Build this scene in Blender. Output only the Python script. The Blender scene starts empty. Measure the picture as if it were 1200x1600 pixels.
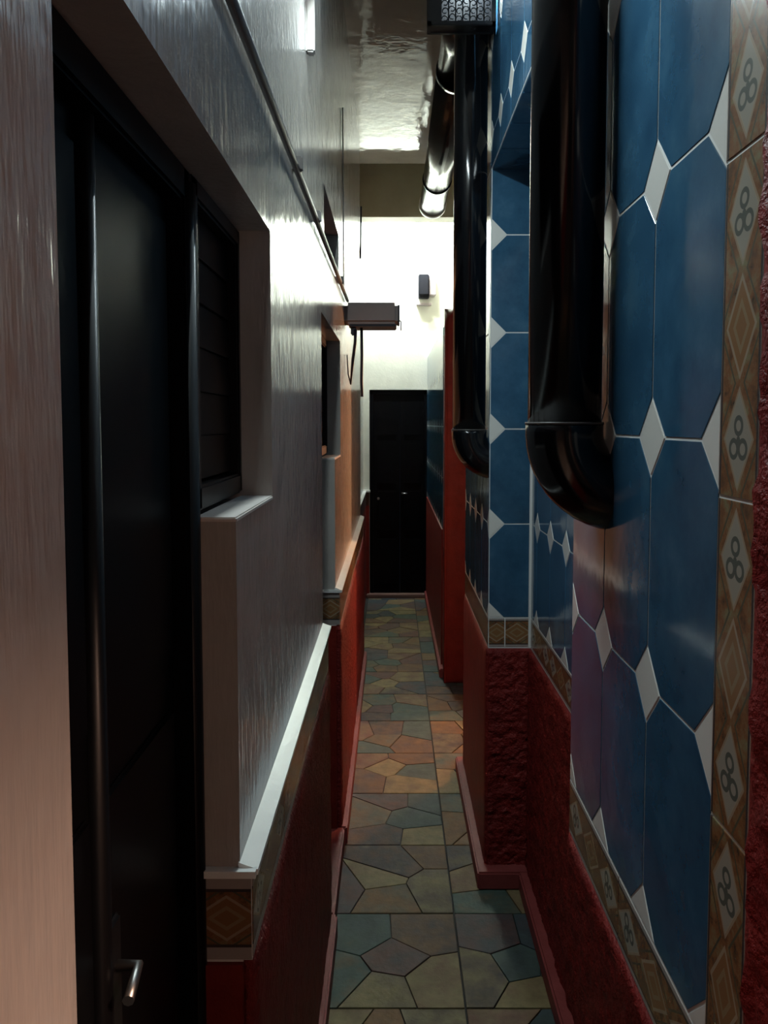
import bpy, bmesh, math, random
from mathutils import Vector, Matrix, noise

random.seed(7)
scene = bpy.context.scene

# ------------------------------------------------------------------ camera
cam_d = bpy.data.cameras.new('camera')
cam_d.sensor_fit = 'HORIZONTAL'
cam_d.sensor_width = 36.0
cam_d.lens = 37.2
cam_d.shift_x = -0.0108
cam_d.shift_y = -0.0517
cam_d.clip_start = 0.02
cam = bpy.data.objects.new('camera', cam_d)
scene.collection.objects.link(cam)
cam.location = (0, 0, 1.63)
cam.rotation_euler = (math.radians(90 - 3.5), 0, 0)
scene.camera = cam

# ------------------------------------------------------------------ world, exposure
world = bpy.data.worlds.new('night')
scene.world = world
world.use_nodes = True
world.node_tree.nodes['Background'].inputs[0].default_value = (0.55, 0.7, 1.0, 1)
world.node_tree.nodes['Background'].inputs[1].default_value = 0.004
vs = scene.view_settings
vs.view_transform = 'Standard'
vs.look = 'None'
vs.exposure = 0.0
vs.gamma = 1.0
vs.use_curve_mapping = False

END_LAMP_W = 210.0      # tube lamp behind the beam, facing the end wall
LANTERN_W = 40.0        # cool bulb in the filigree wall lantern
PASSAGE_W = 110.0        # warm bulb in the side passage
BACK_W = 215.0           # warm bulb in the room whose doorway opens beside the photographer
OVER_W = 15.5           # cool tube of the batten along the left wall, just above the frame

# ------------------------------------------------------------------ helpers
col = scene.collection
WLOC = {}


class MB:
    """collects shapes in world coordinates and links them as one mesh"""
    def __init__(self):
        self.v = []
        self.f = []
        self.smooth = []

    def poly(self, pts, faces, smooth=False):
        b = len(self.v)
        self.v += [Vector(p) for p in pts]
        for f in faces:
            self.f.append([b + i for i in f])
            self.smooth.append(smooth)
        return self

    def box(self, x0, x1, y0, y1, z0, z1):
        p = [(x0, y0, z0), (x1, y0, z0), (x1, y1, z0), (x0, y1, z0),
             (x0, y0, z1), (x1, y0, z1), (x1, y1, z1), (x0, y1, z1)]
        return self.poly(p, [(0, 3, 2, 1), (4, 5, 6, 7), (0, 1, 5, 4), (1, 2, 6, 5), (2, 3, 7, 6), (3, 0, 4, 7)])

    def bbox(self, x0, x1, y0, y1, z0, z1, b=0.004):
        """box with chamfered edges"""
        bm = bmesh.new()
        bmesh.ops.create_cube(bm, size=1.0)
        for v in bm.verts:
            v.co = Vector(((x0 + x1) / 2 + v.co.x * (x1 - x0), (y0 + y1) / 2 + v.co.y * (y1 - y0), (z0 + z1) / 2 + v.co.z * (z1 - z0)))
        b = min(b, 0.45 * min(x1 - x0, y1 - y0, z1 - z0))
        bmesh.ops.bevel(bm, geom=list(bm.edges), offset=b, segments=2, affect='EDGES')
        return self.from_bm(bm)

    def from_bm(self, bm, smooth=False):
        bm.verts.index_update()
        self.poly([v.co.copy() for v in bm.verts], [[v.index for v in f.verts] for f in bm.faces], smooth)
        bm.free()
        return self

    def tube(self, path, r, n=16, caps=True, smooth=True):
        path = [Vector(p) for p in path]
        m = len(path)
        rad = r if isinstance(r, (list, tuple)) else [r] * m
        prev = None
        pts = []
        for i in range(m):
            if i == 0:
                t = path[1] - path[0]
            elif i == m - 1:
                t = path[-1] - path[-2]
            else:
                t = (path[i + 1] - path[i]).normalized() + (path[i] - path[i - 1]).normalized()
            t.normalize()
            if prev is None:
                a = Vector((0, 1, 0)) if abs(t.y) < 0.9 else Vector((1, 0, 0))
                u = t.cross(a).normalized()
            else:
                u = (prev - t * prev.dot(t)).normalized()
            prev = u
            w = t.cross(u)
            for k in range(n):
                an = 2 * math.pi * k / n
                pts.append(path[i] + (u * math.cos(an) + w * math.sin(an)) * rad[i])
        faces = []
        for i in range(m - 1):
            for k in range(n):
                faces.append((i * n + k, i * n + (k + 1) % n, (i + 1) * n + (k + 1) % n, (i + 1) * n + k))
        self.poly(pts, faces, smooth)
        if caps:
            b = len(self.v) - len(pts)
            self.f.append([b + k for k in range(n)][::-1])
            self.smooth.append(False)
            self.f.append([b + (m - 1) * n + k for k in range(n)])
            self.smooth.append(False)
        return self

    def build(self, name, mat, parent=None):
        lo = Vector((min(v.x for v in self.v), min(v.y for v in self.v), min(v.z for v in self.v)))
        hi = Vector((max(v.x for v in self.v), max(v.y for v in self.v), max(v.z for v in self.v)))
        base = Vector(((lo.x + hi.x) / 2, (lo.y + hi.y) / 2, lo.z))
        me = bpy.data.meshes.new(name)
        me.from_pydata([v - base for v in self.v], [], self.f)
        me.polygons.foreach_set('use_smooth', self.smooth)
        bm = bmesh.new()
        bm.from_mesh(me)
        bmesh.ops.recalc_face_normals(bm, faces=bm.faces)
        bm.to_mesh(me)
        bm.free()
        me.materials.append(mat)
        return link(name, me, base, parent)


def link(name, data, loc, parent=None, rot=None):
    o = bpy.data.objects.new(name, data)
    col.objects.link(o)
    loc = Vector(loc)
    if parent is not None:
        o.parent = parent
        o.location = loc - WLOC[parent.name]
    else:
        o.location = loc
    if rot is not None:
        o.rotation_euler = rot
    WLOC[o.name] = loc
    return o


def empty(name, loc):
    return link(name, None, loc)


def tag(o, label, cat=None, group=None, kind=None):
    if label:
        o['label'] = label
    if cat:
        o['category'] = cat
    if group:
        o['group'] = group
    if kind:
        o['kind'] = kind
    return o


def struct(o, label=None, cat=None):
    return tag(o, label, cat, None, 'structure')


# ------------------------------------------------------------------ materials
def new_mat(name, color, rough=0.5, metal=0.0, coat=0.0, coat_rough=0.05, spec=0.5):
    m = bpy.data.materials.new(name)
    m.use_nodes = True
    b = m.node_tree.nodes['Principled BSDF']
    b.inputs['Base Color'].default_value = (*color, 1)
    b.inputs['Roughness'].default_value = rough
    b.inputs['Metallic'].default_value = metal
    b.inputs['Coat Weight'].default_value = coat
    b.inputs['Coat Roughness'].default_value = coat_rough
    b.inputs['Specular IOR Level'].default_value = spec
    return m


def nd(m, t, **kw):
    n = m.node_tree.nodes.new(t)
    for k, v in kw.items():
        setattr(n, k, v)
    return n


def lk(m, a, b):
    m.node_tree.links.new(a, b)


def pos_vec(m, scale=(1, 1, 1), src='pos'):
    if src == 'pos':
        g = nd(m, 'ShaderNodeNewGeometry').outputs['Position']
    else:
        g = nd(m, 'ShaderNodeTexCoord').outputs['Object']
    mp = nd(m, 'ShaderNodeMapping')
    mp.inputs['Scale'].default_value = scale
    lk(m, g, mp.inputs['Vector'])
    return mp.outputs['Vector']


def noise_tex(m, vec, scale, detail=4, rough=0.55):
    n = nd(m, 'ShaderNodeTexNoise')
    n.inputs['Scale'].default_value = scale
    n.inputs['Detail'].default_value = detail
    n.inputs['Roughness'].default_value = rough
    lk(m, vec, n.inputs['Vector'])
    return n.outputs['Fac']


def ramp(m, fac, stops):
    r = nd(m, 'ShaderNodeValToRGB')
    el = r.color_ramp.elements
    while len(el) < len(stops):
        el.new(0.5)
    for e, (p, c) in zip(el, stops):
        e.position = p
        e.color = (*c, 1)
    lk(m, fac, r.inputs['Fac'])
    return r.outputs['Color']


def bump(m, fac, strength=0.3, dist=0.01, chain=None):
    b = nd(m, 'ShaderNodeBump')
    b.inputs['Strength'].default_value = strength
    b.inputs['Distance'].default_value = dist
    lk(m, fac, b.inputs['Height'])
    if chain is not None:
        lk(m, chain, b.inputs['Normal'])
    return b.outputs['Normal']


def bsdf(m):
    return m.node_tree.nodes['Principled BSDF']


def plaster(name, c0, c1, rough, streak=(1, 1, 0.12), sc=60, st=0.25, coat=0.0):
    m = new_mat(name, c1, rough, coat=coat, coat_rough=0.08)
    v = pos_vec(m)
    lk(m, ramp(m, noise_tex(m, v, 5, 5), [(0.3, c0), (0.7, c1)]), bsdf(m).inputs['Base Color'])
    vs_ = pos_vec(m, streak)
    n1 = bump(m, noise_tex(m, vs_, sc, 3), st, 0.004)
    n2 = bump(m, noise_tex(m, v, 9, 3), st * 0.8, 0.012, n1)
    lk(m, n2, bsdf(m).inputs['Normal'])
    return m


M = {}
M['cream'] = plaster('cream_enamel', (0.36, 0.335, 0.305), (0.43, 0.40, 0.37), 0.17, (1, 1, 0.16), 75, 0.33)
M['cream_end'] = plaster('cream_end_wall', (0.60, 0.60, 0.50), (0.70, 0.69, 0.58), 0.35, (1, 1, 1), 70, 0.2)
M['ceiling'] = plaster('ceiling_enamel', (0.46, 0.42, 0.37), (0.56, 0.51, 0.45), 0.05, (1, 1, 1), 7, 0.22)
bsdf(M['ceiling']).inputs['Specular IOR Level'].default_value = 1.0
M['ledge'] = plaster('ledge_enamel', (0.72, 0.73, 0.70), (0.80, 0.80, 0.77), 0.25, (1, 1, 1), 40, 0.1)
M['sill'] = plaster('sill_plaster', (0.55, 0.50, 0.46), (0.65, 0.60, 0.56), 0.5, (1, 1, 1), 50, 0.25)
M['beam'] = plaster('beam_paint', (0.34, 0.30, 0.20), (0.40, 0.36, 0.25), 0.5, (1, 1, 1), 40, 0.15)


def make_red(name, c0, c1, rough, st, sc):
    m = new_mat(name, c1, rough + 0.12, spec=0.25)
    v = pos_vec(m)
    lk(m, ramp(m, noise_tex(m, v, 14, 5), [(0.3, c0), (0.7, c1)]), bsdf(m).inputs['Base Color'])
    n1 = bump(m, noise_tex(m, v, sc, 4, 0.6), st, 0.012)
    lk(m, n1, bsdf(m).inputs['Normal'])
    return m


M['red'] = make_red('red_stucco', (0.13, 0.009, 0.008), (0.20, 0.015, 0.012), 0.38, 0.9, 75)
M['red_smooth'] = make_red('red_painted_plaster', (0.14, 0.011, 0.007), (0.19, 0.016, 0.010), 0.4, 0.25, 40)
M['plinth'] = make_red('red_plinth_paint', (0.18, 0.035, 0.032), (0.23, 0.048, 0.045), 0.42, 0.15, 30)
M['grout'] = new_mat('pale_grout', (0.62, 0.62, 0.60), 0.8)
M['mortar'] = new_mat('dark_mortar', (0.022, 0.02, 0.018), 0.85)
M['black_pvc'] = new_mat('black_gloss_pipe', (0.004, 0.004, 0.005), 0.14)
M['black_metal'] = new_mat('black_enamel_steel', (0.004, 0.004, 0.005), 0.28)
M['door_black'] = new_mat('black_door_steel', (0.0025, 0.0025, 0.003), 0.38, spec=0.07)
M['glass_dark'] = new_mat('dark_pane', (0.0015, 0.0015, 0.002), 0.3, spec=0.08)
M['bar_black'] = new_mat('black_bar_steel', (0.003, 0.003, 0.0035), 0.36, spec=0.22)
M['conduit'] = new_mat('grey_conduit', (0.10, 0.09, 0.085), 0.4)
M['fixture'] = new_mat('grey_brown_housing', (0.34, 0.29, 0.28), 0.5)
M['box_grey'] = new_mat('dark_grey_box', (0.008, 0.008, 0.010), 0.5, spec=0.1)
M['cable'] = new_mat('dark_blue_cable', (0.008, 0.012, 0.03), 0.5)
M['steel'] = new_mat('worn_steel', (0.35, 0.34, 0.32), 0.35, metal=1.0)
M['threshold'] = new_mat('threshold_stone', (0.16, 0.09, 0.075), 0.45)
M['duct'] = new_mat('glossy_dark_duct', (0.012, 0.013, 0.014), 0.16)
M['brown'] = new_mat('brown_panel', (0.055, 0.022, 0.018), 0.5)


def make_blue():
    m = new_mat('blue_glazed_tile', (0.03, 0.12, 0.22), 0.11, spec=0.5)
    v = pos_vec(m)
    base = ramp(m, noise_tex(m, v, 9, 6, 0.65), [(0.25, (0.016, 0.056, 0.108)), (0.55, (0.031, 0.094, 0.165)), (0.8, (0.058, 0.140, 0.212))])
    hs = nd(m, 'ShaderNodeHueSaturation')
    oi = nd(m, 'ShaderNodeObjectInfo')
    mr = nd(m, 'ShaderNodeMapRange')
    mr.inputs['To Min'].default_value = 0.85
    mr.inputs['To Max'].default_value = 1.1
    lk(m, oi.outputs['Random'], mr.inputs['Value'])
    lk(m, mr.outputs['Result'], hs.inputs['Value'])
    lk(m, base, hs.inputs['Color'])
    lk(m, hs.outputs['Color'], bsdf(m).inputs['Base Color'])
    lk(m, bump(m, noise_tex(m, v, 14, 2), 0.06, 0.01), bsdf(m).inputs['Normal'])
    return m


M['blue'] = make_blue()
M['white_tile'] = new_mat('white_glazed_tile', (0.66, 0.64, 0.60), 0.14)


def make_border():
    """printed ornament: a row of diamonds and scrolls along the local Y axis"""
    m = new_mat('ornament_border_tile', (0.2, 0.1, 0.05), 0.2)
    tc = nd(m, 'ShaderNodeTexCoord').outputs['Object']
    sx = nd(m, 'ShaderNodeSeparateXYZ')
    lk(m, tc, sx.inputs[0])

    def mth(op, a, b=None, c=None):
        n = nd(m, 'ShaderNodeMath', operation=op)
        for i, q in enumerate((a, b, c)):
            if q is None:
                continue
            if isinstance(q, (int, float)):
                n.inputs[i].default_value = q
            else:
                lk(m, q, n.inputs[i])
        return n.outputs[0]

    u, v = sx.outputs['X'], sx.outputs['Y']
    au = mth('ABSOLUTE', u)
    vv = mth('ADD', v, 0.165)
    cell = mth('FLOOR', mth('DIVIDE', vv, 0.11))
    vc = mth('SUBTRACT', mth('SUBTRACT', vv, mth('MULTIPLY', cell, 0.11)), 0.055)
    av = mth('ABSOLUTE', vc)
    odd = mth('ABSOLUTE', mth('MODULO', cell, 2.0))
    d = mth('ADD', mth('DIVIDE', au, 0.034), mth('DIVIDE', av, 0.052))
    outline = mth('LESS_THAN', mth('ABSOLUTE', mth('SUBTRACT', d, 0.93)), 0.07)
    inside = mth('LESS_THAN', d, 0.9)
    # scroll: three rings
    def ring(cu, cv, r, t):
        a = mth('SUBTRACT', au, cu)
        b = mth('SUBTRACT', vc, cv)
        rr = mth('SQRT', mth('ADD', mth('MULTIPLY', a, a), mth('MULTIPLY', b, b)))
        return mth('LESS_THAN', mth('ABSOLUTE', mth('SUBTRACT', rr, r)), t)
    scroll = mth('MAXIMUM', mth('MAXIMUM', ring(0.010, -0.010, 0.0085, 0.0025), ring(0.0, 0.013, 0.008, 0.0025)), ring(0.0, -0.001, 0.001, 0.003))
    edge = mth('GREATER_THAN', au, 0.0385)
    edge2 = mth('GREATER_THAN', au, 0.043)
    pv = pos_vec(m)
    bg = ramp(m, noise_tex(m, pv, 45, 5, 0.7), [(0.32, (0.075, 0.045, 0.025)), (0.5, (0.20, 0.085, 0.035)), (0.68, (0.20, 0.17, 0.09))])

    def mix(fac, a, b):
        n = nd(m, 'ShaderNodeMix', data_type='RGBA')
        lk(m, fac, n.inputs['Factor'])
        for s, q in (('A', a), ('B', b)):
            sock = [i for i in n.inputs if i.name == s and i.type == 'RGBA'][0]
            if isinstance(q, tuple):
                sock.default_value = (*q, 1)
            else:
                lk(m, q, sock)
        return [o for o in n.outputs if o.type == 'RGBA'][0]

    c = mix(mth('MULTIPLY', inside, mth('SUBTRACT', 1.0, odd)), bg, (0.29, 0.26, 0.21))
    c = mix(mth('MULTIPLY', inside, odd), c, (0.22, 0.11, 0.045))
    inner = mth('LESS_THAN', mth('ABSOLUTE', mth('SUBTRACT', d, 0.45)), 0.09)
    c = mix(mth('MULTIPLY', mth('MULTIPLY', inner, odd), 0.7), c, (0.26, 0.19, 0.11))
    c = mix(mth('MULTIPLY', mth('MULTIPLY', mth('MULTIPLY', inside, scroll), mth('SUBTRACT', 1.0, odd)), 0.85), c, (0.055, 0.065, 0.055))
    c = mix(mth('LESS_THAN', mth('ABSOLUTE', mth('SUBTRACT', d, 1.35)), 0.05), c, (0.085, 0.075, 0.045))
    c = mix(mth('MULTIPLY', outline, 0.7), c, (0.34, 0.27, 0.19))
    c = mix(edge, c, (0.055, 0.04, 0.035))
    c = mix(edge2, c, (0.32, 0.28, 0.26))
    lk(m, c, bsdf(m).inputs['Base Color'])
    return m


M['border'] = make_border()


def make_stone():
    m = new_mat('flagstone', (0.1, 0.08, 0.06), 0.62, spec=0.2)
    oi = nd(m, 'ShaderNodeObjectInfo')
    v = pos_vec(m)
    nz = noise_tex(m, v, 9, 4, 0.6)
    ad = nd(m, 'ShaderNodeMath', operation='MULTIPLY_ADD')
    lk(m, nz, ad.inputs[0])
    ad.inputs[1].default_value = 0.34
    lk(m, oi.outputs['Random'], ad.inputs[2])
    fr = nd(m, 'ShaderNodeMath', operation='FRACT')
    lk(m, ad.outputs[0], fr.inputs[0])
    c = ramp(m, fr.outputs[0], [(0.0, (0.040, 0.052, 0.058)), (0.18, (0.105, 0.050, 0.038)), (0.36, (0.19, 0.155, 0.075)),
                                (0.52, (0.050, 0.040, 0.040)), (0.68, (0.155, 0.085, 0.036)), (0.84, (0.055, 0.080, 0.066)), (1.0, (0.040, 0.052, 0.058))])
    n = noise_tex(m, v, 22, 6, 0.65)
    mr = nd(m, 'ShaderNodeMapRange')
    mr.inputs['To Min'].default_value = 0.5
    mr.inputs['To Max'].default_value = 1.75
    lk(m, n, mr.inputs['Value'])
    vm = nd(m, 'ShaderNodeVectorMath', operation='SCALE')
    lk(m, c, vm.inputs[0])
    lk(m, mr.outputs['Result'], vm.inputs['Scale'])
    lk(m, vm.outputs[0], bsdf(m).inputs['Base Color'])
    lk(m, bump(m, n, 0.35, 0.006), bsdf(m).inputs['Normal'])
    return m


M['stone'] = make_stone()


def emit(name, color, strength):
    m = bpy.data.materials.new(name)
    m.use_nodes = True
    b = m.node_tree.nodes['Principled BSDF']
    b.inputs['Base Color'].default_value = (0.8, 0.8, 0.8, 1)
    b.inputs['Emission Color'].default_value = (*color, 1)
    b.inputs['Emission Strength'].default_value = strength
    return m


M['bulb_cool'] = emit('cool_bulb_glow', (0.85, 0.97, 1.0), 30)
M['bulb_warm'] = emit('warm_bulb_glow', (1.0, 0.7, 0.42), 20)
M['tube_cool'] = emit('cool_tube_glow', (0.88, 0.97, 1.0), 25)
M['white_plastic'] = new_mat('white_plastic', (0.7, 0.7, 0.68), 0.4)

# ------------------------------------------------------------------ rough stucco slab


def stucco(name, mat, parent, origin, u, v, n, lu, lv, thick=0.03, amp=0.006, cell=0.012, freq=55.0, roundtop=0.0, corner=0.0):
    """slab whose outer face is a lumpy grid; origin is a corner of the outer face plane"""
    origin, u, v, n = Vector(origin), Vector(u), Vector(v), Vector(n)
    nu = max(2, int(lu / cell))
    nv = max(2, int(lv / cell))
    pts = []
    for j in range(nv + 1):
        for i in range(nu + 1):
            a, b = lu * i / nu, lv * j / nv
            if corner and a < corner:
                b *= (lv - corner + math.sqrt(max(0.0, corner ** 2 - (corner - a) ** 2))) / lv
            p = origin + u * a + v * b
            h = (noise.noise(p * freq) * 0.65 + noise.noise(p * freq * 0.35) * 0.6) * amp
            e = min(a, lu - a, b, lv - b)
            k = min(1.0, e / 0.012)
            drop = 0.007 * (1 - k) ** 2
            if roundtop and lv - b < roundtop:
                q = 1 - (lv - b) / roundtop
                drop += roundtop * 0.8 * (1 - math.sqrt(max(0, 1 - q * q)))
            pts.append(p + n * (h * k - drop))
    w = nu + 1
    faces = []
    for j in range(nv):
        for i in range(nu):
            faces.append((j * w + i, j * w + i + 1, (j + 1) * w + i + 1, (j + 1) * w + i))
    mb = MB()
    mb.poly(pts, faces, True)
    # skirt
    ring = [i for i in range(nu + 1)] + [j * w + nu for j in range(1, nv + 1)] + [nv * w + i for i in range(nu - 1, -1, -1)] + [j * w for j in range(nv - 1, 0, -1)]
    back = []
    for r in ring:
        i, j = r % w, r // w
        back.append(origin + u * (lu * i / nu) + v * (lv * j / nv) - n * thick)
    b = len(mb.v)
    mb.v += back
    L = len(ring)
    for k in range(L):
        mb.f.append([ring[k], ring[(k + 1) % L], b + (k + 1) % L, b + k])
        mb.smooth.append(True)
    mb.f.append([b + k for k in range(L)])
    mb.smooth.append(False)
    return mb.build(name, mat, parent)


# ------------------------------------------------------------------ tile pieces
def clip_rect(poly, x0, x1, y0, y1):
    def clip(pl, inside, inter):
        out = []
        for i in range(len(pl)):
            a, b = pl[i - 1], pl[i]
            ia, ib = inside(a), inside(b)
            if ia != ib:
                out.append(inter(a, b))
            if ib:
                out.append(b)
        return out

    def ix(x):
        return lambda a, b: (x, a[1] + (b[1] - a[1]) * (x - a[0]) / (b[0] - a[0]))

    def iy(y):
        return lambda a, b: (a[0] + (b[0] - a[0]) * (y - a[1]) / (b[1] - a[1]), y)
    for ins, it in ((lambda p: p[0] >= x0 - 1e-7, ix(x0)), (lambda p: p[0] <= x1 + 1e-7, ix(x1)),
                    (lambda p: p[1] >= y0 - 1e-7, iy(y0)), (lambda p: p[1] <= y1 + 1e-7, iy(y1))):
        if len(poly) < 3:
            return []
        poly = clip(poly, ins, it)
    # drop doubled points
    out = []
    for p in poly:
        if not out or (abs(p[0] - out[-1][0]) + abs(p[1] - out[-1][1])) > 1e-5:
            out.append(p)
    if len(out) > 1 and abs(out[0][0] - out[-1][0]) + abs(out[0][1] - out[-1][1]) < 1e-5:
        out.pop()
    return out


def area(poly):
    return 0.5 * sum(poly[i - 1][0] * poly[i][1] - poly[i][0] * poly[i - 1][1] for i in range(len(poly)))


def inset(poly, g):
    """inset a convex counter-clockwise polygon by g"""
    out = list(poly)
    n = len(poly)
    for i in range(n):
        a, b = poly[i], poly[(i + 1) % n]
        dx, dy = b[0] - a[0], b[1] - a[1]
        L = math.hypot(dx, dy)
        if L < 1e-7:
            continue
        nx, ny = -dy / L, dx / L
        c = nx * a[0] + ny * a[1] + g
        res = []
        for k in range(len(out)):
            p, q = out[k - 1], out[k]
            dp, dq = nx * p[0] + ny * p[1] - c, nx * q[0] + ny * q[1] - c
            if (dp >= 0) != (dq >= 0):
                t = dp / (dp - dq)
                res.append((p[0] + (q[0] - p[0]) * t, p[1] + (q[1] - p[1]) * t))
            if dq >= 0:
                res.append(q)
        out = res
        if len(out) < 3:
            return []
    clean = []
    for p in out:
        if not clean or abs(p[0] - clean[-1][0]) + abs(p[1] - clean[-1][1]) > 2e-5:
            clean.append(p)
    return clean


MESHES = {}


def prism_mesh(name, poly, thick, mat, chamfer=0.0004):
    key = (name, mat.name, round(thick, 4), tuple((round(a, 4), round(b, 4)) for a, b in poly))
    if key in MESHES:
        return MESHES[key]
    top = inset(poly, chamfer)
    n = len(poly)
    vs_, fs = [], []
    if len(top) == n:
        vs_ = [(a, b, 0) for a, b in poly] + [(a, b, thick - chamfer) for a, b in poly] + [(a, b, thick) for a, b in top]
        for i in range(n):
            j = (i + 1) % n
            fs.append((i, j, n + j, n + i))
            fs.append((n + i, n + j, 2 * n + j, 2 * n + i))
        fs.append(tuple(2 * n + i for i in range(n)))
    else:
        vs_ = [(a, b, 0) for a, b in poly] + [(a, b, thick) for a, b in poly]
        for i in range(n):
            j = (i + 1) % n
            fs.append((i, j, n + j, n + i))
        fs.append(tuple(n + i for i in range(n)))
    me = bpy.data.meshes.new(name)
    me.from_pydata(vs_, [], fs)
    me.materials.append(mat)
    MESHES[key] = me
    return me


def place_piece(name, poly, mat, parent, origin, u, v, n, thick):
    cx = sum(p[0] for p in poly) / len(poly)
    cy = sum(p[1] for p in poly) / len(poly)
    me = prism_mesh(name, [(a - cx, b - cy) for a, b in poly], thick, mat)
    o = bpy.data.objects.new(name, me)
    col.objects.link(o)
    o.parent = parent
    p = Vector(origin) + Vector(u) * cx + Vector(v) * cy
    R = Matrix((Vector(u), Vector(v), Vector(n))).transposed()
    o.rotation_euler = R.to_euler()
    o.location = p - WLOC[parent.name]
    return o


TW, TH, TC, GAP = 0.22, 0.33, 0.052, 0.0042
ROW0 = 1.63 - 0.018          # a row line just under eye level


def octagon_field(parent, origin, u, v, n, lu, v0, v1, uphase=0.0, stuff=False):
    """octagon tiles with white corner diamonds on a plane; u along the wall, v up (world z)"""
    origin = Vector(origin)
    ua = Vector(u)
    jobs = []
    k0 = math.floor((v0 - ROW0) / TH) - 1
    k1 = math.ceil((v1 - ROW0) / TH) + 1
    i0 = math.floor((0 - uphase) / TW) - 1
    i1 = math.ceil((lu - uphase) / TW) + 1
    for i in range(i0, i1):
        for k in range(k0, k1):
            x, y = uphase + i * TW, ROW0 + k * TH
            c = TC
            octo = [(x + c, y), (x + TW - c, y), (x + TW, y + c), (x + TW, y + TH - c), (x + TW - c, y + TH), (x + c, y + TH), (x, y + TH - c), (x, y + c)]
            dia = [(x - c, y), (x, y - c), (x + c, y), (x, y + c)]
            for nm, pl, mt in (('octagon_tile', octo, M['blue']), ('diamond_tile', dia, M['white_tile'])):
                pl = clip_rect(pl, 0, lu, v0, v1)
                if len(pl) < 3 or area(pl) < 1e-4:
                    continue
                pl = inset(pl, GAP / 2)
                if len(pl) < 3 or area(pl) < 6e-5:
                    continue
                jobs.append((nm, pl, mt))
    o0 = Vector((origin.x, origin.y, 0))
    if not stuff:
        for nm, pl, mt in jobs:
            place_piece(nm, pl, mt, parent, o0, u, v, n, 0.0011)
    else:
        for nm, mt in (('octagon_tile', M['blue']), ('diamond_tile', M['white_tile'])):
            mb = MB()
            for a, pl, m_ in jobs:
                if a != nm:
                    continue
                q = len(pl)
                f = [o0 + ua * p[0] + Vector(v) * p[1] for p in pl]
                b = [p + Vector(n) * 0.006 for p in f]
                mb.poly(f + b, [tuple(range(q, 2 * q))] + [(i, (i + 1) % q, q + (i + 1) % q, q + i) for i in range(q)])
            ob = mb.build(nm, mt, parent)
            ob['kind'] = 'stuff'


def border_run(parent, origin, along, across, n, length, width, start=0.0, step=0.33):
    """border tiles in a row; local Y runs along, local X across"""
    a = start
    origin, along, across = Vector(origin), Vector(along), Vector(across)
    while a < length - 1e-4:
        b = min(a + step, length)
        s = max(a, 0)
        if b - s > 0.015:
            L = b - s
            hw = width / 2 - 0.002
            hl = L / 2 - 0.002
            poly = [(-hw, -hl), (hw, -hl), (hw, hl), (-hw, hl)]
            me = prism_mesh('border_tile', poly, 0.0014, M['border'])
            o = bpy.data.objects.new('border_tile', me)
            col.objects.link(o)
            o.parent = parent
            ac = along.cross(Vector(n))
            R = Matrix((ac, along, Vector(n))).transposed()
            o.rotation_euler = R.to_euler()
            o.location = origin + along * ((s + b) / 2) + across * (width / 2) - WLOC[parent.name]
        a = b


# ------------------------------------------------------------------ levels of the place
XL = -0.216            # plaster face of the left wall
ZC = 3.50              # ceiling
YE = 7.40              # end wall
ZHEAD, ZSILL = 1.97, 1.495
ZLEDGE = 1.63 - 0.625
ZBORD = 0.865          # underside of the left border
XN, XF, XB = 0.342, 0.486, 0.337
ZRED = 0.845           # underside of the right border
ZTILE = ROW0 - 2 * TH  # lowest tile row line

# ------------------------------------------------------------------ floor
fl = MB().box(-0.9, 2.4, -2.6, YE + 0.25, -0.12, -0.006).build('floor', M['mortar'])
struct(fl, 'corridor floor of multicoloured flagstones in dark mortar', 'floor')


def voronoi_cell(i, pts, rect):
    poly = [(rect[0], rect[2]), (rect[1], rect[2]), (rect[1], rect[3]), (rect[0], rect[3])]
    p = pts[i]
    for j, q in enumerate(pts):
        if j == i:
            continue
        mx, my = (p[0] + q[0]) / 2, (p[1] + q[1]) / 2
        nx, ny = p[0] - q[0], p[1] - q[1]
        out = []
        for k in range(len(poly)):
            a, b = poly[k - 1], poly[k]
            da = (a[0] - mx) * nx + (a[1] - my) * ny
            db = (b[0] - mx) * nx + (b[1] - my) * ny
            if (da >= 0) != (db >= 0):
                t = da / (da - db)
                out.append((a[0] + (b[0] - a[0]) * t, a[1] + (b[1] - a[1]) * t))
            if db >= 0:
                out.append(b)
        poly = out
        if len(poly) < 3:
            return []
    return poly


TS = 0.43
rows = [(1.26 + TS * r, 1.26 + TS * (r + 1)) for r in range(-2, 15)]
for (x0, x1, per) in ((-0.225, 0.205, 5), (0.205, 0.56, 4)):
    for (y0, y1) in rows:
        y1c = min(y1, YE)
        if y1c - y0 < 0.05:
            continue
        n_st = random.choice((6, 7, 8)) if per == 5 else random.choice((5, 6))
        pts = []
        tries = 0
        while len(pts) < n_st and tries < 400:       # spread the stones unevenly inside each slab
            tries += 1
            c = (random.uniform(x0 + 0.04, x1 - 0.04), random.uniform(y0 + 0.04, max(y0 + 0.05, y1c - 0.04)))
            if all(math.hypot((c[0] - q[0]) * 0.85, c[1] - q[1]) > 0.105 for q in pts):
                pts.append(c)
        for i in range(len(pts)):
            pl = voronoi_cell(i, pts, (x0 + 0.001, x1 - 0.001, y0 + 0.001, y1c - 0.001))
            if len(pl) < 3:
                continue
            pl = inset(pl, 0.002)
            if len(pl) < 3 or area(pl) < 4e-4:
                continue
            place_piece('stone', pl, M['stone'], fl, (0, 0, -0.006), (1, 0, 0), (0, 1, 0), (0, 0, 1), 0.007 + random.uniform(-0.001, 0.001))
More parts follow.
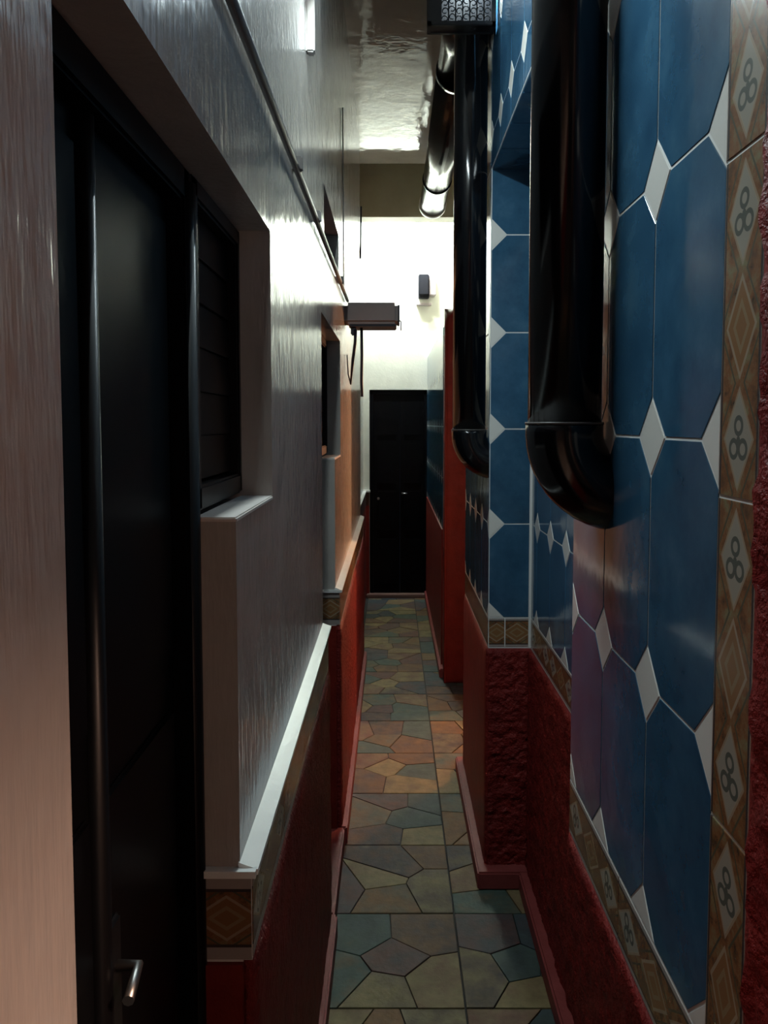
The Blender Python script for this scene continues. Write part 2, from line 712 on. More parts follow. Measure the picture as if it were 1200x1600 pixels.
for (y0, y1) in rows:                         # side passage floor, larger flags
    if y1 < 3.5 or y0 > 5.0:
        continue
    for x0 in (0.56, 0.86, 1.16, 1.46):
        place_piece('stone', [(x0 + .003, y0 + .003), (x0 + .297, y0 + .003), (x0 + .297, y1 - .003), (x0 + .003, y1 - .003)],
                    M['stone'], fl, (0, 0, -0.006), (1, 0, 0), (0, 1, 0), (0, 0, 1), 0.007)

# ------------------------------------------------------------------ ceiling and beam
ce = MB().box(-0.9, 2.4, -2.6, 5.84, ZC, 4.02).build('ceiling', M['ceiling'])
struct(ce, 'glossy cream painted ceiling over the narrow corridor', 'ceiling')
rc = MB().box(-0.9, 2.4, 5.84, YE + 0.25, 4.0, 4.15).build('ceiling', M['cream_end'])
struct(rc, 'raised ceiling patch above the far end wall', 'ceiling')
be = MB().bbox(-0.42, 0.8, 6.30, 6.48, 3.24, 4.0, 0.006).build('trim_1', M['beam'])
struct(be, 'olive brown beam crossing above the bright end wall', 'beam')

# ------------------------------------------------------------------ left wall
WT = 0.16
wl = MB()
xo, xi = XL - WT, XL
D1, D2, W1 = 0.52, 1.09, 1.425
E1, E2, W2 = 2.435, 2.976, 3.31
V1, V2, VZ0, VZ1 = 2.55, 3.24, 2.20, 2.385
wl.box(xo, xi, -2.6, D1, 0, ZHEAD)
wl.box(xo, xi, D2, W1, 0, ZSILL)
wl.box(xo, xi, W1, E1, 0, ZHEAD)
wl.box(xo, xi, E2, W2, 0, ZSILL)
wl.box(xo, xi, W2, 5.36, 0, ZHEAD)
wl.box(xo, xi, -2.6, 5.36, ZHEAD, VZ0)
wl.box(xo, xi, -2.6, V1, VZ0, VZ1)
wl.box(xo, xi, V2, 5.36, VZ0, VZ1)
wl.box(xo, xi, -2.6, 5.36, VZ1, ZC)
wl.box(xo, XL - 0.055, 5.36, YE + 0.1, 0, 4.0)
wall_left = wl.build('wall_left', M['cream'])
struct(wall_left, 'glossy cream enamel wall with doors and windows on the left', 'wall')

# lower red dado, plinth, border tiles and chamfered ledge on the left wall
XR = -0.192


def left_dado(y0, y1, lit=False):
    stucco('dado', M['red'], wall_left, (XR, y0, 0.06), (0, 1, 0), (0, 0, 1), (1, 0, 0), y1 - y0, ZBORD - 0.06, 0.023, 0.004, 0.02, 40)
    MB().bbox(XL, XR + 0.018, y0, y1, 0, 0.075, 0.006).build('plinth', M['plinth'], wall_left)
    MB().box(XL, XR - 0.008, y0, y1, ZBORD, ZLEDGE - 0.012).build('border_bed', M['grout'], wall_left)
    border_run(wall_left, (XR - 0.008, y0, ZBORD + 0.002), (0, 1, 0), (0, 0, 1), (1, 0, 0), y1 - y0, ZLEDGE - 0.014 - ZBORD)
    # ledge: chamfer running from the plaster to the border's edge
    a, b = XL - 0.002, XR + 0.002
    p = []
    for y in (y0 - 0.004, y1 + 0.004):
        p += [(a, y, ZLEDGE - 0.012), (b, y, ZLEDGE - 0.012), (b, y, ZLEDGE - 0.004), (a, y, ZLEDGE + 0.006)]
    MB().poly(p, [(0, 1, 2, 3), (4, 7, 6, 5), (0, 4, 5, 1), (1, 5, 6, 2), (2, 6, 7, 3), (3, 7, 4, 0)]).build('ledge', M['ledge'], wall_left)


left_dado(-2.5, D1)
left_dado(D2, E1)
left_dado(E2, 5.36)
MB().bbox(XL - 0.06, XR + 0.008, E1 - 0.002, E2 + 0.002, 0, 0.075, 0.006).build('door_step', M['plinth'], wall_left)


def jamb_dado(y, x0=-0.272):
    """the dado's return into the door opening"""
    MB().box(x0, XL + 0.004, y - 0.012, y, 0, ZBORD).build('dado_return', M['red_smooth'], wall_left)
    MB().box(x0, XL + 0.004, y - 0.004, y, ZBORD, ZLEDGE - 0.012).build('border_bed', M['grout'], wall_left)
    border_run(wall_left, (x0, y - 0.004, ZBORD + 0.002), (1, 0, 0), (0, 0, 1), (0, -1, 0), XR - 0.006 - x0, ZLEDGE - 0.014 - ZBORD)
    MB().box(x0, XR, y - 0.014, y, ZLEDGE - 0.012, ZLEDGE - 0.002).build('ledge_return', M['ledge'], wall_left)


jamb_dado(D2)
jamb_dado(E2)
for (ya, yb) in ((D2, W1), (E2, W2)):
    MB().bbox(-0.275, XL + 0.001, ya - 0.001, yb, ZSILL - 0.002, ZSILL + 0.006, 0.002).build('sill', M['sill'], wall_left)

# recessed piece of the left wall beyond: short dado
MB().box(XL - 0.055, XL - 0.03, 5.38, YE, 0, ZBORD).build('dado', M['red_smooth'], wall_left)
MB().box(XL - 0.055, XL - 0.03, 5.38, YE, ZBORD, ZLEDGE - 0.012).build('border_bed', M['brown'], wall_left)
MB().box(XL - 0.055, XL - 0.026, 5.38, YE, ZLEDGE - 0.012, ZLEDGE).build('ledge', M['ledge'], wall_left)


# ------------------------------------------------------------------ doors and windows of the left wall
def left_door(name, y0, y1, label):
    xf = -0.285
    root = empty(name, (xf, (y0 + y1) / 2, 0))
    struct(root, label, 'door')
    fr = MB()
    fr.bbox(xf - 0.04, xf + 0.012, y0, y0 + 0.045, 0, ZHEAD)
    fr.bbox(xf - 0.04, xf + 0.012, y1 - 0.03, y1 + 0.012, 0, ZHEAD)
    fr.bbox(xf - 0.04, xf + 0.012, y0, y1, ZHEAD - 0.045, ZHEAD)
    fr.build('door_frame', M['door_black'], root)
    leaf = MB().bbox(xf - 0.035, xf - 0.012, y0 + 0.045, y1 - 0.03, 0.01, ZHEAD - 0.045).build('door_leaf', M['door_black'], root)
    ym = y0 + 0.245
    MB().tube([(xf - 0.008, ym, 0.02), (xf - 0.008, ym, ZHEAD - 0.05)], 0.012, 14).build('stile', M['bar_black'], leaf)
    MB().tube([(xf + 0.006, y1 - 0.008, 0.02), (xf + 0.006, y1 - 0.008, ZHEAD - 0.02)], 0.016, 14).build('mullion', M['bar_black'], root)
    for (a, b) in ((y0 + 0.06, ym - 0.02), (ym + 0.02, y1 - 0.05)):
        for (c, d) in ((0.08, 0.62), (0.70, 1.25), (1.33, ZHEAD - 0.08)):
            MB().bbox(xf - 0.014, xf - 0.006, a, b, c, d, 0.006).build('panel', M['door_black'], leaf)
    plate = MB().bbox(xf - 0.008, xf + 0.0, ym + 0.008, ym + 0.04, 0.98, 1.12, 0.004).build('lock_plate', M['black_metal'], leaf)
    MB().tube([(xf, ym + 0.024, 1.07), (xf + 0.022, ym + 0.024, 1.07), (xf + 0.026, ym - 0.02, 1.065)], 0.006, 8).build('handle', M['steel'], root)
    return root


def left_window(name, y0, y1, label):
    xf = -0.278
    root = empty(name, (xf, (y0 + y1) / 2, ZSILL + 0.012))
    struct(root, label, 'window')
    z0, z1 = ZSILL + 0.012, ZHEAD
    fr = MB()
    fr.bbox(xf - 0.03, xf + 0.008, y0 + 0.012, y1, z0, z0 + 0.035)
    fr.bbox(xf - 0.03, xf + 0.008, y0 + 0.012, y1, z1 - 0.03, z1)
    fr.bbox(xf - 0.03, xf + 0.008, y1 - 0.02, y1, z0, z1)
    fr.bbox(xf - 0.03, xf + 0.008, y0 + 0.012, y0 + 0.035, z0, z1)
    fr.build('window_frame', M['bar_black'], root)
    n = 6
    zs = [z0 + 0.04 + (z1 - z0 - 0.07) * i / n for i in range(n)]
    h = (z1 - z0 - 0.07) / n
    for zz in zs:
        p = [(xf - 0.016, y0 + .035, zz + h - .002), (xf - 0.012, y0 + .035, zz), (xf - 0.008, y0 + .035, zz + .001), (xf - 0.012, y0 + .035, zz + h - .001)]
        q = [(a, y1 - 0.02, c) for a, b, c in p]
        MB().poly(p + q, [(0, 1, 2, 3), (4, 7, 6, 5), (0, 4, 5, 1), (1, 5, 6, 2), (2, 6, 7, 3), (3, 7, 4, 0)]).build('pane', M['glass_dark'], root)
    MB().box(xf - 0.036, xf - 0.03, y0 + .012, y1, z0, z1).build('backing', M['glass_dark'], root)
    return root


left_door('door_1', D1, D2, 'tall black steel door in the nearest opening on the left')
left_window('window_1', D2, W1, 'dark louvred window beside the nearest black door on the left')
left_door('door_2', E1, E2, 'second black steel door further along the left wall')
left_window('window_2', E2, W2, 'small dark window above the pale jamb of the second left door')
vr = empty('window_3', (XL - 0.09, (V1 + V2) / 2, VZ0))
struct(vr, 'small brown vent opening high on the left wall above the conduit', 'window')
MB().box(XL - 0.10, XL - 0.085, V1, V2, VZ0, VZ1).build('vent_panel', M['brown'], vr)
for i in range(4):
    zz = VZ0 + 0.02 + i * 0.043
    MB().bbox(XL - 0.086, XL - 0.07, V1, V2, zz, zz + 0.012, 0.003).build('slat', M['brown'], vr)

# ------------------------------------------------------------------ right wall: near tiled box, recess, far block
wr = MB()
wr.box(0.36, 0.7, 0.38, 0.735, 0, ZC)                        # rough red pier beside the camera
wr.box(0.36, 0.9, -2.6, -0.55, 0, ZC)
wr.box(0.36, 0.7, -0.55, 0.38, 1.95, ZC)                     # head of the doorway beside the camera
wr.box(XN, XF + 0.2, 0.735, 1.485, ZRED, ZC)                 # near tiled box, hanging clear of the floor
wr.box(XF, XF + 0.2, 0.735, 2.746, 0, ZC)                    # recess back
wr.box(XB, XF + 0.1, 1.485, 2.746, 1.63 + 0.863, ZC)         # beam over the recess
wr.box(XB, 0.9, 2.746, 3.63, 0, ZC)                          # far block
wall_right = wr.build('wall_right', M['grout'])
struct(wall_right, 'right wall of blue octagon tiles with white diamonds above a red stucco dado', 'wall')
rm = MB().box(1.9, 2.1, -1.3, 0.9, 0, ZC).box(0.7, 2.1, 0.7, 0.9, 0, ZC).box(0.9, 2.1, -1.4, -1.2, 0, ZC).build('wall_room', M['brown'])
struct(rm, 'drab walls of the room behind the doorway beside the viewpoint', 'wall')
# tile fields
octagon_field(wall_right, (XN, 1.485, 0), (0, -1, 0), (0, 0, 1), (-1, 0, 0), 0.660, ZTILE, ZC)
octagon_field(wall_right, (XF, 2.74, 0), (0, -1, 0), (0, 0, 1), (-1, 0, 0), 1.255, ZTILE, 1.63 + 0.863, uphase=0.10)
octagon_field(wall_right, (XB, 2.746, 0), (1, 0, 0), (0, 0, 1), (0, -1, 0), XF - XB - 0.007, ZTILE, 1.63 + 0.863)
octagon_field(wall_right, (XB, 3.63, 0), (0, -1, 0), (0, 0, 1), (-1, 0, 0), 0.884, ZTILE, 1.63 + 0.863, uphase=0.004)
octagon_field(wall_right, (XB, 3.63, 0), (0, -1, 0), (0, 0, 1), (-1, 0, 0), 3.63 - 1.485, 1.63 + 0.863, ZC, uphase=0.004)
for k in range(6):
    ya = 1.488 + k * 0.21
    MB().bbox(XB + 0.002, XF - 0.004, ya, min(ya + 0.206, 2.742), 1.63 + 0.858, 1.63 + 0.8635, 0.001).build('soffit_tile', M['blue'], wall_right)
# borders
border_run(wall_right, (XN, 0.828, ZRED), (0, 0, 1), (0, -1, 0), (-1, 0, 0), ZC - ZRED, 0.092, start=-0.31, step=0.34)
bh = ZTILE - ZRED
border_run(wall_right, (XN, 1.485, ZRED + 0.002), (0, -1, 0), (0, 0, 1), (-1, 0, 0), 0.657, bh - 0.003)
border_run(wall_right, (XF, 2.74, ZRED + 0.002), (0, -1, 0), (0, 0, 1), (-1, 0, 0), 1.255, bh - 0.003)
border_run(wall_right, (XB, 2.746, ZRED + 0.002), (1, 0, 0), (0, 0, 1), (0, -1, 0), XF - XB - 0.007, bh - 0.003, start=0.058 - 0.33)
border_run(wall_right, (XB, 3.63, ZRED + 0.002), (0, -1, 0), (0, 0, 1), (-1, 0, 0), 0.884, bh - 0.003)
# red stucco
stucco('dado', M['red'], wall_right, (0.474, 0.736, 0.03), (0, 1, 0), (0, 0, 1), (-1, 0, 0), 2.0, ZRED - 0.032, 0.012, 0.009, 0.012, 65)
stucco('dado', M['red'], wall_right, (0.328, 2.734, 0.03), (1, 0, 0), (0, 0, 1), (0, -1, 0), 0.158, ZRED - 0.032, 0.012, 0.011, 0.007, 75)
stucco('dado', M['red_smooth'], wall_right, (0.328, 2.734, 0.03), (0, 1, 0), (0, 0, 1), (-1, 0, 0), 0.896, ZRED - 0.032, 0.010, 0.002, 0.03, 30)
stucco('stucco_face', M['red'], wall_right, (0.331, 0.38, 0), (0, 1, 0), (0, 0, 1), (-1, 0, 0), 0.351, ZC - 0.01, 0.03, 0.013, 0.014, 45)
stucco('lip', M['red'], wall_right, (0.334, 0.738, ZRED - 0.03), (0, 1, 0), (0, 0, 1), (-1, 0, 0), 0.747, 0.03, 0.02, 0.002, 0.012, 40)
# plinths
MB().bbox(0.442, 0.50, 0.736, 2.74, 0, 0.062, 0.006).build('plinth', M['plinth'], wall_right)
MB().bbox(0.298, 0.50, 2.682, 3.66, 0, 0.064, 0.006).build('plinth', M['plinth'], wall_right)

# far part of the right wall beyond the side passage
PY = 4.90
wf = MB()
wf.box(0.43, 2.3, PY + 0.05, PY + 0.2, 0, 2.32)
wf.box(0.33, 0.43, PY + 0.05, PY + 0.2, 0, 2.2)
wf.box(0.64, 2.3, PY + 0.05, PY + 0.2, 2.33, ZC)
wf.box(0.33, 0.7, PY + 0.2, YE + 0.1, 0, 2.25)
wf.box(0.50, 0.58, 4.50, PY + 0.05, 0, ZC)  # unseen wing wall, added to give the passage light its far shadow edge
wf.box(0.50, 0.58, 3.63, 4.50, 2.0, ZC)  # unseen lintel, added to keep passage light off the upper left wall
wall_far = wf.build('wall_far_right', M['grout'])
struct(wall_far, 'dark tiled wall on the right just before the end door', 'wall')
MB().box(0.64, 0.8, PY + 0.2, YE + 0.1, 2.25, 4.0).build('upper_wall', M['cream'], wall_far)
octagon_field(wall_far, (0.33, YE, 0), (0, -1, 0), (0, 0, 1), (-1, 0, 0), YE - PY - 0.2, ROW0 - 2 * TH, 2.245, stuff=True)
MB().box(0.318, 0.33, PY + 0.2, YE, 0, ROW0 - 2 * TH - 0.003).build('dado', M['red_smooth'], wall_far)
MB().bbox(0.302, 0.34, PY + 0.1, YE, 0, 0.06, 0.006).build('plinth', M['plinth'], wall_far)
stucco('red_pier', M['red_smooth'], wall_far, (0.325, PY, 0), (1, 0, 0), (0, 0, 1), (0, -1, 0), 1.6, 2.345, 0.10, 0.006, 0.018, 30, roundtop=0.06, corner=0.13)
MB().box(0.327, 0.335, PY - 0.0, PY + 0.2, 0, 2.19).build('pier_side', M['red_smooth'], wall_far)

# side passage shell
sp = MB()
sp.box(2.1, 2.3, 3.5, PY + 0.05, 0, ZC)
sp.box(0.9, 2.3, 3.43, 3.63, 0, ZC)
side = sp.build('wall_passage', M['cream'])
struct(side, 'cream wall inside the side passage on the right', 'wall')

# end wall and door
we = MB()
we.box(-0.5, -0.213, YE, YE + 0.2, 0, 4.0)
we.box(0.335, 0.9, YE, YE + 0.2, 0, 4.0)
we.box(-0.213, 0.335, YE, YE + 0.2, 1.945, 4.0)
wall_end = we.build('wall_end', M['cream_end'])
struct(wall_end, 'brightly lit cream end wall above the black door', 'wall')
MB().box(-0.272, -0.214, YE - 0.012, YE, 0, ZBORD).build('dado', M['red_smooth'], wall_end)
MB().box(-0.272, -0.214, YE - 0.010, YE, ZBORD, ZLEDGE - 0.014).build('border_bed', M['brown'], wall_end)
MB().bbox(-0.272, -0.206, YE - 0.028, YE, ZLEDGE - 0.014, ZLEDGE + 0.008, 0.003).build('ledge', M['ledge'], wall_end)
MB().bbox(-0.24, 0.33, YE - 0.07, YE + 0.02, 0, 0.035, 0.006).build('threshold', M['threshold'], wall_end)

dr = empty('door_3', (0.06, YE, 0.035))
struct(dr, 'black steel double door at the far end of the corridor', 'door')
f = MB()
f.bbox(-0.213, -0.175, YE + 0.01, YE + 0.06, 0.035, 1.945)
f.bbox(0.297, 0.335, YE + 0.01, YE + 0.06, 0.035, 1.945)
f.bbox(-0.213, 0.335, YE + 0.01, YE + 0.06, 1.90, 1.945)
f.build('door_frame', M['door_black'], dr)
for (a, b) in ((-0.175, 0.070), (0.074, 0.297)):
    leaf = MB().bbox(a, b, YE + 0.025, YE + 0.05, 0.04, 1.90).build('door_leaf', M['door_black'], dr)
    for (c, d) in ((0.12, 0.55), (0.62, 1.0), (1.07, 1.45), (1.52, 1.82)):
        MB().bbox(a + 0.035, b - 0.035, YE + 0.015, YE + 0.03, c, d, 0.006).build('panel', M['door_black'], leaf)
MB().tube([(0.095, YE + 0.02, 0.98), (0.095, YE - 0.02, 0.98), (0.14, YE - 0.022, 0.98)], 0.007, 8).build('handle', M['steel'], dr)
MB().tube([(-0.13, YE + 0.02, 0.93), (-0.13, YE - 0.004, 0.93)], 0.012, 10).build('lock', M['steel'], dr)

# wall behind the photographer
wb = MB().box(-0.5, 0.6, -2.6, -2.45, 0, ZC).build('wall_back', M['cream'])
struct(wb, 'cream wall closing the corridor behind the viewpoint', 'wall')


# ------------------------------------------------------------------ downpipes
def downpipe(y, xw, label, zring):
    r = 0.058
    xc = xw - 0.006 - r - 0.002
    root = empty('downpipe', (xc, y, 1.46))
    tag(root, label, 'pipe', 'black downpipes on the tiled wall')
    R = 0.098
    ze = zring - 0.012
    MB().tube([(xc, y, zring), (xc, y, ZC)], r, 32).build('pipe', M['black_pvc'], root)
    path = [(xc, y, zring + 0.004)]
    for i in range(13):
        a = math.pi / 2 * i / 12
        path.append((xc + R - R * math.cos(a), y, ze - R * math.sin(a)))
    path.append((xw + 0.06, y, ze - R))
    MB().tube(path, r + 0.0035, 32).build('elbow', M['black_pvc'], root)
    MB().tube([(xc, y, zring + 0.002), (xc, y, zring + 0.0055)], r + 0.0042, 32).build('joint_ring', M['conduit'], root)
    return root


downpipe(1.277, XN, 'thick black downpipe nearest the viewer with elbow turning into the tiles', 1.627)
downpipe(2.81, XB, 'black downpipe further back on the block beside the red pier', 1.605)

# glossy duct running along the top of the right wall
dt = empty('overhead_duct', (0.30, 4.3, 3.13))
tag(dt, 'shiny dark duct running along the ceiling behind the far downpipe', 'pipe')
MB().tube([(0.262, 2.95, 3.215), (0.262, 3.70, 3.215)], 0.060, 28).build('inlet_pipe', M['duct'], dt)
MB().tube([(0.292, 3.66, 3.215), (0.292, 5.86, 3.215)], 0.092, 32).build('duct', M['duct'], dt)
for yy in (3.66, 5.25):
    MB().tube([(0.292, yy, 3.215), (0.292, yy + 0.035, 3.215)], 0.0965, 32).build('coupling', M['duct'], dt)
MB().tube([(0.292, 5.82, 3.215), (0.292, 5.88, 3.215)], 0.099, 32).build('highlight_collar', M['white_plastic'], dt)  # white colour stands in for the bright reflection on the duct's end

# conduit along the left wall
cd = empty('wall_conduit', (XL + 0.01, 1.6, 2.175))
tag(cd, 'thin dark conduit running along the left wall towards the box fixture', 'conduit')
MB().tube([(XL + 0.010, -2.3, 2.165), (XL + 0.010, 1.0, 2.172), (XL + 0.010, 3.70, 2.196)], 0.008, 12).build('tube', M['conduit'], cd)
for yy in (0.7, 1.75, 2.2, 3.2):
    MB().bbox(XL - 0.001, XL + 0.023, yy - 0.01, yy + 0.01, 2.16 + yy * 0.008, 2.19 + yy * 0.008, 0.003).build('clip', M['conduit'], cd)
vc = MB().tube([(XL + 0.007, 3.46, 2.20), (XL + 0.005, 3.46, 2.97)], 0.003, 10).build('vertical_conduit', M['cream'])
tag(vc, 'slim cream conduit rising up the left wall beside the vent', 'conduit')

tk = MB().bbox(XL, XL + 0.022, 2.045, 2.075, 2.56, ZC, 0.004).build('cable_trunking', M['cream'])
tag(tk, 'slim cream cable trunking coming down the left wall from the ceiling', 'trunking')

# box fixture on the left wall
fx = empty('wall_fixture', (-0.10, 3.72, 2.08))
tag(fx, 'grey brown box fixture sticking out from left wall with cables beneath', 'fixture')
MB().bbox(XL, 0.026, 3.62, 3.82, 2.082, 2.178, 0.014).build('housing', M['fixture'], fx)
MB().bbox(XL + 0.02, 0.02, 3.635, 3.805, 2.072, 2.084, 0.004).build('base_plate', M['cable'], fx)
MB().bbox(0.024, 0.034, 3.64, 3.80, 2.088, 2.172, 0.004).build('end_cap', M['cable'], fx)
MB().tube([(0.034, 3.66, 2.10), (0.040, 3.66, 2.095), (0.040, 3.66, 2.055)], 0.0028, 8).build('pull_cord', M['cable'], fx)
MB().bbox(-0.19, -0.165, 3.66, 3.69, 2.035, 2.075, 0.005).build('gland', M['cable'], fx)
c1 = MB().tube([(-0.168, 3.66, 2.06), (-0.17, 3.66, 2.0), (-0.182, 3.68, 1.92), (-0.193, 3.70, 1.815), (-0.205, 3.71, 1.86), (-0.211, 3.72, 1.95)], [0.007, 0.007, 0.007, 0.005, 0.003, 0.0025], 8).build('hanging_cable', M['cable'])
tag(c1, 'dark cable looping in a V under the box fixture', 'cable')
c2 = MB().tube([(-0.142, 3.70, 2.074), (-0.141, 3.70, 1.95), (-0.143, 3.70, 1.83), (-0.141, 3.70, 1.755)], 0.0068, 8).build('hanging_cable', M['cable'])
tag(c2, 'dark cable hanging straight down from the box fixture', 'cable')
c3 = MB().tube([(XL + 0.01, 5.33, 3.06), (XL + 0.008, 5.33, 2.85), (XL + 0.004, 5.33, 2.72)], 0.006, 8).build('hanging_wire', M['cable'])
tag(c3, 'short wire hanging against bright end wall below the beam', 'wire')

# small box on the far right wall
jb = empty('junction_box', (0.32, YE - 0.05, 2.76))
tag(jb, 'small dark box mounted high on the bright end wall', 'box')
MB().bbox(0.238, 0.335, YE - 0.11, YE, 2.775, 2.985, 0.006).build('body', M['box_grey'], jb)
MB().bbox(0.335, 0.40, YE - 0.08, YE, 2.80, 2.985, 0.006).build('side_housing', M['fixture'], jb)
MB().bbox(0.245, 0.33, YE - 0.118, YE - 0.108, 2.80, 2.96, 0.004).build('cover', M['box_grey'], jb)
MB().bbox(0.22, 0.36, YE - 0.06, YE, 2.715, 2.735, 0.004).build('bracket', M['fixture'], jb)


# ------------------------------------------------------------------ filigree lantern
def lantern():
    x0, x1, y0, y1, z0, z1 = 0.112, XB - 0.008, 2.60, 2.665, 2.893, 3.36
    root = empty('wall_lantern', ((x0 + x1) / 2, (y0 + y1) / 2, z0))
    tag(root, 'black filigree wall lantern mounted high on the tiled right wall', 'lamp')
    fr = MB()
    for (a, b) in ((x0, y0), (x1 - 0.014, y0), (x0, y1 - 0.014), (x1 - 0.014, y1 - 0.014)):
        fr.bbox(a, a + 0.014, b, b + 0.014, z0, z1, 0.002)
    for zz in (z0, z1 - 0.014):
        fr.bbox(x0, x1, y0, y0 + 0.014, zz, zz + 0.014, 0.002)
        fr.bbox(x0, x1, y1 - 0.014, y1, zz, zz + 0.014, 0.002)
        fr.bbox(x0, x0 + 0.014, y0, y1, zz, zz + 0.014, 0.002)
        fr.bbox(x1 - 0.014, x1, y0, y1, zz, zz + 0.014, 0.002)
    fr.build('frame', M['black_metal'], root)
    MB().box(x0 + 0.004, x0 + 0.010, y0 + 0.01, y1 - 0.01, z0 + 0.01, z1 - 0.01).build('side_panel', M['black_metal'], root)
    MB().box(x0 + 0.01, x1 - 0.01, y1 - 0.010, y1 - 0.004, z0 + 0.01, z1 - 0.01).build('side_panel', M['black_metal'], root)
    MB().bbox(x0 + 0.012, x0 + 0.045, y0 + 0.002, y0 + 0.010, z0 + 0.01, z1 - 0.01, 0.002).build('corner_strip', M['black_metal'], root)
    MB().box(x0 + 0.004, x1 - 0.004, y0 + 0.004, y1 - 0.004, z0 + 0.002, z0 + 0.008).build('bottom_plate', M['black_metal'], root)
    fg = MB()                      # curled wire screen on the side facing the viewer
    px = 0.0225
    for i in range(9):
        for k in range(15):
            cx = x0 + 0.05 + px * (i + 0.25)
            if cx > x1 - 0.016:
                continue
            cz = z0 + 0.022 + k * 0.024 + (0.006 if i % 2 else 0)
            if cz > z1 - 0.02:
                continue
            pts = []
            sgn = 1 if (i + k) % 2 else -1
            for t in range(9):
                a = t / 8 * math.pi * 1.7
                rr = 0.0105 - 0.004 * t / 8
                pts.append((cx + sgn * rr * math.cos(a), y0 + 0.006, cz + rr * math.sin(a)))
            fg.tube(pts, 0.0020, 5)
    for i in range(9):
        cx = x0 + 0.05 + px * (i + 0.75)
        if cx < x1 - 0.016:
            fg.tube([(cx, y0 + 0.006, z0 + 0.01), (cx, y0 + 0.006, z1 - 0.01)], 0.0022, 5)
    fg.build('filigree_screen', M['black_metal'], root)
    lx, ly, lz = 0.245, 2.637, 3.15
    bm = bmesh.new()
    bmesh.ops.create_uvsphere(bm, u_segments=16, v_segments=10, radius=0.018)
    for v in bm.verts:
        v.co = Vector((v.co.x + lx, v.co.y + ly, v.co.z * 1.3 + lz))
    MB().from_bm(bm, True).build('bulb', M['bulb_cool'], root)
    MB().tube([(lx, ly, lz + 0.02), (lx, ly, lz + 0.08)], 0.012, 12).build('socket', M['white_plastic'], root)
    MB().tube([(lx, ly, lz + 0.075), (lx, y1 - 0.006, lz + 0.09)], 0.005, 8).build('socket_arm', M['black_metal'], root)
    ld = bpy.data.lights.new('lantern_light', 'POINT')
    ld.energy = LANTERN_W
    ld.color = (0.80, 0.96, 1.0)
    ld.shadow_soft_size = 0.012
    lo = bpy.data.objects.new('lantern_light', ld)
    col.objects.link(lo)
    lo.location = (lx, ly - 0.022, lz - 0.06)
    return root


lantern()


# ------------------------------------------------------------------ other lamps of the place
def tube_lamp():
    root = empty('batten_lamp', (0.06, 6.98, 3.48))
    tag(root, 'white batten lamp hanging behind the beam, facing the end wall', 'lamp')
    MB().bbox(-0.20, 0.32, 6.94, 6.99, 3.47, 3.54, 0.004).build('body', M['white_plastic'], root)
    MB().tube([(-0.18, 7.012, 3.50), (0.30, 7.012, 3.50)], 0.014, 12).build('tube', M['tube_cool'], root)
    for xx in (-0.12, 0.24):
        MB().tube([(xx, 6.965, 3.53), (xx, 6.965, 4.0)], 0.006, 8).build('rod', M['steel'], root)
    ld = bpy.data.lights.new('batten_light', 'AREA')
    ld.shape = 'RECTANGLE'
    ld.size = 0.48
    ld.size_y = 0.05
    ld.energy = END_LAMP_W
    ld.color = (0.86, 0.97, 1.0)
    lo = bpy.data.objects.new('batten_light', ld)
    col.objects.link(lo)
    lo.location = (0.06, 7.04, 3.50)
    lo.rotation_euler = Vector((0, math.cos(math.radians(6)), -math.sin(math.radians(6)))).to_track_quat('-Z', 'Z').to_euler()


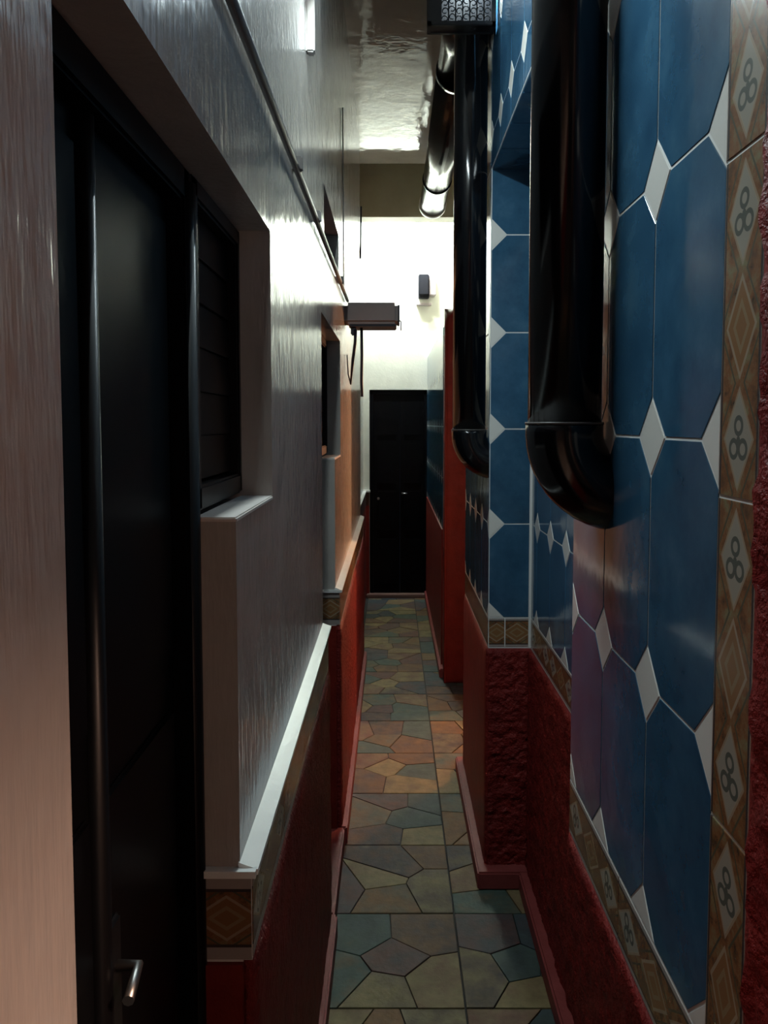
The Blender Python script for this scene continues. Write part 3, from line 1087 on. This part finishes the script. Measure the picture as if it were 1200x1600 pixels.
def bulb_lamp(name, label, loc, power, ceil_z, color, glow='bulb_warm', soft=0.045):
    x, y, z = loc
    root = empty(name, loc)
    tag(root, label, 'lamp')
    bm = bmesh.new()
    bmesh.ops.create_uvsphere(bm, u_segments=16, v_segments=10, radius=0.03)
    for v in bm.verts:
        v.co = v.co + Vector(loc)
    MB().from_bm(bm, True).build('bulb', M[glow], root)
    MB().tube([(x, y, z + 0.028), (x, y, ceil_z)], 0.008, 10).build('cord', M['white_plastic'], root)
    ld = bpy.data.lights.new(name + '_light', 'POINT')
    ld.energy = power
    ld.color = color
    ld.shadow_soft_size = soft
    lo = bpy.data.objects.new(name + '_light', ld)
    col.objects.link(lo)
    lo.location = (x, y, z - 0.08)


tube_lamp()
bulb_lamp('hanging_bulb', 'warm bulb hanging inside the side passage on the right', (1.2, 4.75, 1.75), PASSAGE_W, ZC, (1.0, 0.50, 0.24))


def wall_batten():
    y0, y1, z = 1.10, 2.02, 2.72
    root = empty('batten_lamp', (XL + 0.03, (y0 + y1) / 2, z))
    tag(root, 'cool white batten lamp along the left wall above the nearest window', 'lamp')
    MB().bbox(XL, XL + 0.045, y0, y1, z + 0.02, z + 0.075, 0.005).build('body', M['white_plastic'], root)
    MB().tube([(XL + 0.05, y0 + 0.03, z + 0.012), (XL + 0.05, y1 - 0.03, z + 0.012)], 0.008, 12).build('tube', M['tube_cool'], root)
    for yy in (y0 + 0.004, y1 - 0.03):
        MB().bbox(XL + 0.03, XL + 0.066, yy, yy + 0.024, z, z + 0.03, 0.003).build('tube_holder', M['white_plastic'], root)
    ld = bpy.data.lights.new('wall_batten_light', 'AREA')
    ld.shape = 'RECTANGLE'
    ld.size = 0.86
    ld.size_y = 0.025
    ld.energy = OVER_W
    ld.color = (0.80, 0.97, 1.0)
    lo = bpy.data.objects.new('wall_batten_light', ld)
    col.objects.link(lo)
    lo.location = (XL + 0.052, (y0 + y1) / 2, z)
    d = Vector((0.8, 0, -0.85)).normalized()            # long side along the corridor, shining down and across
    xa = Vector((0, 1, 0))
    za = -d
    ya = za.cross(xa)
    lo.rotation_euler = Matrix((xa, ya, za)).transposed().to_euler()


wall_batten()
bulb_lamp('hanging_bulb', 'warm bulb hanging in the room beside the viewpoint', (1.2, -0.3, 2.38), BACK_W, ZC, (1.0, 0.62, 0.45), 'bulb_warm', 0.12)
